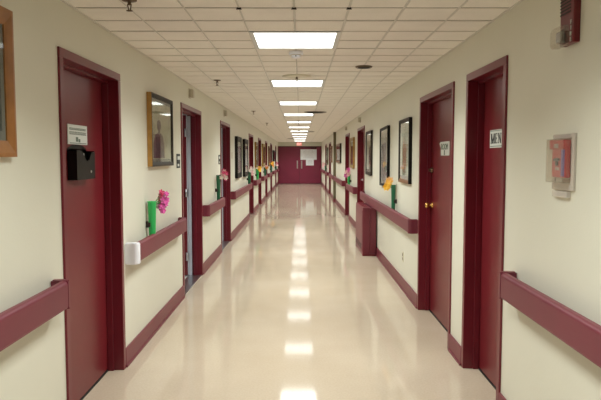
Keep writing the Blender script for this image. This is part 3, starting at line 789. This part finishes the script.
bm = mesh_bm(); add_cyl(bm, (0.057, 0.08, 0.045), (0.060, 0.08, 0.045), 0.008, n=14); obj('screw_cap', bm, 'steel', t)
t2 = thing('paper_sheet', 'white paper edge showing in the notch of the black file holder', 'paper', (XL-0.0998+0.03, 3.70, 1.372))
bm = mesh_bm(); add_box(bm, -0.001, 0.001, -0.03, 0.05, 0, 0.150); obj('sheet', bm, 'paper', t2)
t2.rotation_euler = (0, 0, 0)

# ------------------------------------------------------------------ small wall fittings
def room_sign(d, label):
    t = on_wall('room_sign', label, 'sign', 'L', d, 1.46, 'small dark room signs beside doors')
    bm = mesh_bm(); add_box(bm, 0, 0.008, -0.075, 0.075, -0.072, 0.072, 0.002); obj('sign_plate', bm, 'ink', t)
    bm = mesh_bm(); add_box(bm, 0.008, 0.0095, -0.06, 0.06, 0.012, 0.048); add_box(bm, 0.008, 0.0095, -0.06, 0.02, -0.055, -0.030); obj('white_panels', bm, 'paper', t)
    bm = mesh_bm(); add_box(bm, 0.008, 0.0090, -0.068, 0.068, -0.022, 0.004); add_box(bm, 0.008, 0.009, -0.068, 0.068, 0.052, 0.066); obj('dark_bands', bm, 'ink', t)
room_sign(6.27, 'small dark and white room sign left of the second left door')
room_sign(9.44, 'small dark and white room sign above the dark green vase')

def dome_light(side, d, label):
    t = on_wall('corridor_signal_lamp', label, 'signal lamp', side, d, 2.215, 'signal lamps above the doors')
    bm = mesh_bm(); add_box(bm, -0.003, 0.006, -0.055, 0.055, -0.055, 0.055, 0.002); obj('back_plate', bm, 'beige', t)
    bm = mesh_bm(); add_box(bm, 0.006, 0.05, -0.040, 0.040, -0.045, 0.045, 0.010, 3); obj('lamp_lens', bm, 'beige', t)
dome_light('L', 6.98, 'small beige signal lamp above the second left door')
dome_light('L', 10.1, 'small beige signal lamp above the third left door')
dome_light('R', 11.9, 'small beige signal lamp above the right door behind the convector')
dome_light('R', 15.4, 'small beige signal lamp above the right door past the gilt picture')

t = on_wall('light_switch', 'small cream light switch on the left wall past the third door', 'light switch', 'L', 11.2, 1.53)
bm = mesh_bm(); add_box(bm, 0, 0.006, -0.038, 0.038, -0.058, 0.058, 0.002); obj('cover_plate', bm, 'beige', t)
bm = mesh_bm(); add_box(bm, 0.005, 0.012, -0.006, 0.006, -0.012, 0.012, 0.002); obj('toggle', bm, 'cream', t)

t = on_wall('wall_outlet', 'small power outlet low on the right wall below the handrail', 'outlet', 'R', 6.88, 0.37)
bm = mesh_bm(); add_box(bm, 0, 0.005, -0.036, 0.036, -0.058, 0.058, 0.002); obj('cover_plate', bm, 'cream', t)
for z in (-0.024, 0.024):
    bm = mesh_bm(); add_box(bm, 0.004, 0.007, -0.018, 0.018, z-0.017, z+0.017, 0.003); obj('socket', bm, 'bronze', t)

# fire alarm pull station under a clear cover
t = on_wall('fire_alarm_pull_station', 'red fire alarm pull station on the right wall', 'fire alarm', 'R', 2.695, 1.492)
bm = mesh_bm(); add_box(bm, 0.008, 0.032, -0.065, 0.075, -0.082, 0.082, 0.005); body = obj('red_body', bm, 'redbox', t)
bm = mesh_bm(); add_box(bm, 0.030, 0.040, -0.078, 0.075, 0.042, 0.082, 0.003); obj('upper_band', bm, 'redbox', body)
bm = mesh_bm(); add_box(bm, 0.032, 0.042, -0.030, 0.020, -0.010, 0.002, 0.002); add_box(bm, 0.032, 0.040, -0.012, 0.004, -0.030, 0.004, 0.002); tag(obj('pull_handle', bm, 'ink', body), 'dark pull handle')
text_part('lettering', 'FIRE', 0.028, 'paper', body, (0.0405, 0.0, 0.055), WALLTEXT)
text_part('lettering', 'PULL', 0.020, 'paper', body, (0.0325, 0.0, -0.045), WALLTEXT)
bm = mesh_bm(); add_box(bm, 0.032, 0.0345, 0.036, 0.068, -0.076, 0.040, 0.001); tag(obj('side_strip', bm, 'violet', body), 'violet blue strip')  # flat violet blue strip on the near part of the body
t = on_wall('alarm_cover', 'clear plastic cover with frame over the red pull station', 'clear cover', 'R', 2.695, 1.480)
bm = mesh_bm()
for q in ((-0.105, -0.088, -0.125, 0.122), (0.088, 0.112, -0.125, 0.122), (-0.088, 0.088, 0.100, 0.122), (-0.088, 0.088, -0.125, -0.095)):
    add_box(bm, 0.0, 0.014, q[0], q[1], q[2], q[3], 0.003)
obj('mounting_frame', bm, 'clearback', t)
bm = mesh_bm()
x1 = 0.050; a, z0, z1, w = 0.088, -0.092, 0.098, 0.003
add_box(bm, x1-w, x1, -a, a, z0, z1); add_box(bm, 0.014, x1-w, -a, -a+w, z0, z1); add_box(bm, 0.014, x1-w, a-w, a, z0, z1)
add_box(bm, 0.014, x1-w, -a+w, a-w, z0, z0+w); add_box(bm, 0.014, x1-w, -a+w, a-w, z1-w, z1)
obj('cover_box', bm, 'clear', t)
bm = mesh_bm(); add_box(bm, 0.0, 0.02, -0.085, 0.070, -0.158, -0.130, 0.003); obj('hinge_bar', bm, 'clearback', t)

# horn strobe high on the right wall
t = on_wall('fire_strobe', 'dark red fire strobe with clear lens, high on the right wall', 'fire strobe', 'R', 2.675, 2.090)
bm = mesh_bm(); add_box(bm, -0.003, 0.028, -0.050, 0.088, -0.110, 0.135, 0.006); body = obj('housing', bm, 'darkred', t)
bm = mesh_bm()
for i in range(6): add_box(bm, 0.030, 0.031, -0.045, 0.06, 0.02+i*0.014, 0.026+i*0.014)
obj('horn_slots', bm, 'darkwood', body)
bm = mesh_bm()
pr = [(0.030, -0.118), (0.060, -0.118), (0.068, -0.105), (0.068, -0.050), (0.060, -0.034), (0.030, -0.034)]
add_prism(bm, pr, -0.052, 0.050); obj('strobe_lens', bm, 'clear', body)
bm = mesh_bm(); add_box(bm, 0.030, 0.052, -0.035, 0.015, -0.100, -0.050, 0.006); obj('reflector', bm, 'lens', body)
for i, ch in enumerate('FIRE'):
    text_part('letter', ch, 0.026, 'paper', body, (0.0312, 0.068, -0.025-i*0.024), WALLTEXT)

# ------------------------------------------------------------------ ceiling devices
def sprinkler(x, y, label, ring=False, drop=0.055):
    t = thing('sprinkler_head', label, 'sprinkler', (x, y, H), 0, 'fire sprinkler heads in the ceiling')
    bm = mesh_bm(); add_lathe(bm, [(0, 0.0), (0.040, 0.0), (0.038, -0.006), (0.020, -0.010), (0, -0.010)], 24); obj('escutcheon', bm, 'bronze', t)
    bm = mesh_bm(); add_cyl(bm, (0, 0, -0.008), (0, 0, -drop*0.5), 0.010, 0.008, 12)
    for s in (-1, 1): add_cyl(bm, (s*0.010, 0, -drop*0.4), (s*0.004, 0, -drop), 0.003, n=8)
    obj('frame_arms', bm, 'bronze', t)
    bm = mesh_bm(); add_lathe(bm, [(0, -drop), (0.016, -drop), (0.017, -drop-0.003), (0, -drop-0.005)], 16); obj('deflector', bm, 'bronze', t)
    if ring:
        bm = mesh_bm(); add_lathe(bm, [(0.045, 0.0), (0.150, 0.0), (0.150, -0.004), (0.10, -0.010), (0.045, -0.010)], 40); tag(obj('ceiling_ring', bm, 'cream', t), 'wide pale round ring around the head')
sprinkler(-0.895, 3.26, 'dark sprinkler head at upper left, nearest of the left row')
sprinkler(-0.89, 6.60, 'sprinkler head above the second left door, left side of the ceiling')
sprinkler(-0.84, 11.0, 'third sprinkler head of the left row')
sprinkler(-0.81, 14.85, 'farthest small sprinkler head of the left row')
sprinkler(-0.038, 6.28, 'sprinkler in a wide pale ring before the second ceiling light', ring=True)
sprinkler(-0.046, 14.0, 'dark sprinkler against the fifth ceiling light', drop=0.075)
sprinkler(-0.047, 19.3, 'small dark sprinkler against the seventh ceiling light', drop=0.075)

t = thing('smoke_detector', 'round white smoke detector hanging just past the nearest ceiling light', 'smoke detector', (CX, 4.84, H))
bm = mesh_bm(); add_lathe(bm, [(0, 0), (0.054, 0), (0.056, -0.006), (0.055, -0.020), (0.050, -0.024), (0, -0.024)], 36); obj('base', bm, 'white', t)
bm = mesh_bm(); add_lathe(bm, [(0, -0.020), (0.036, -0.020), (0.038, -0.036), (0.034, -0.046), (0.018, -0.052), (0, -0.052)], 36); hd = obj('sensor_head', bm, 'white', t)
bm = mesh_bm(); add_lathe(bm, [(0.0, -0.024), (0.042, -0.024), (0.042, -0.029), (0, -0.029)], 36); obj('air_gap', bm, 'beige', hd)
bm = mesh_bm(); add_cyl(bm, (0.0, -0.034, -0.038), (0.0, -0.039, -0.038), 0.005, n=10); obj('indicator', bm, 'ink', hd)

def round_vent(x, y, r, label, m='blackhole', rim='bronze'):
    t = thing('round_vent', label, 'ceiling vent', (x, y, H), 0)
    bm = mesh_bm(); add_lathe(bm, [(r*0.88, 0.0), (r, 0.0), (r, -0.004), (r*0.90, -0.012), (r*0.88, -0.010)], 40); obj('rim', bm, rim, t)
    bm = mesh_bm()
    add_lathe(bm, [(0, -0.002), (r*0.9, -0.002), (r*0.9, -0.005), (0, -0.005)], 40)
    for k in (0.35, 0.6): add_lathe(bm, [(r*k, -0.004), (r*(k+0.08), -0.004), (r*(k+0.12), -0.014), (r*(k+0.06), -0.014)], 36)
    obj('louvre', bm, m, t)
round_vent(0.575, 5.62, 0.078, 'small round black ceiling vent right of the smoke detector')
round_vent(0.27, 11.25, 0.21, 'wide dark round ceiling vent beside the fourth light', 'blackhole', 'grille')
round_vent(0.26, 19.9, 0.20, 'distant dark round ceiling vent right of the row of lights', 'blackhole', 'grille')
round_vent(-0.38, 27.4, 0.22, 'farthest dark round ceiling vent, left of the lights', 'grille', 'grille')

for i, (x, lab) in enumerate(((CX-TW, 'left'), (CX, 'middle'), (CX+TW, 'right'))):
    bm = mesh_bm(); add_box(bm, -0.012, 0.012, -0.008, 0.008, -0.003, 0.006, 0.001); add_box(bm, -0.015, 0.015, -0.004, 0.004, -0.006, -0.002, 0.001)
    o = obj('ceiling_clip', bm, 'blackhole', None, (x, 3.44, H-0.001))
    tag(o, '%s one of three small black clips on the ceiling grid before the nearest light' % lab, 'clip', 'small black clips on the ceiling grid')

# ------------------------------------------------------------------ camera, world, view
cam = bpy.data.cameras.new('camera'); co = bpy.data.objects.new('camera', cam); COL.objects.link(co)
cam.sensor_width = 36; cam.lens = 36*F/601; cam.clip_start = 0.05; cam.clip_end = 100
co.location = (0, 0, EYE); co.rotation_euler = (PI/2-math.atan(43/F), 0, 0)
SC.camera = co
w = bpy.data.worlds.new('world'); SC.world = w; w.use_nodes = True
w.node_tree.nodes['Background'].inputs[0].default_value = (0.02, 0.02, 0.02, 1)
SC.view_settings.view_transform = 'Standard'; SC.view_settings.look = 'None'
SC.view_settings.exposure = 0.0; SC.view_settings.gamma = 1; SC.view_settings.use_curve_mapping = False
SC.cycles.max_bounces = 10; SC.cycles.diffuse_bounces = 6; SC.cycles.glossy_bounces = 4; SC.cycles.transparent_max_bounces = 12
SC.cycles.sample_clamp_indirect = 8
SC.cycles.use_denoising = True
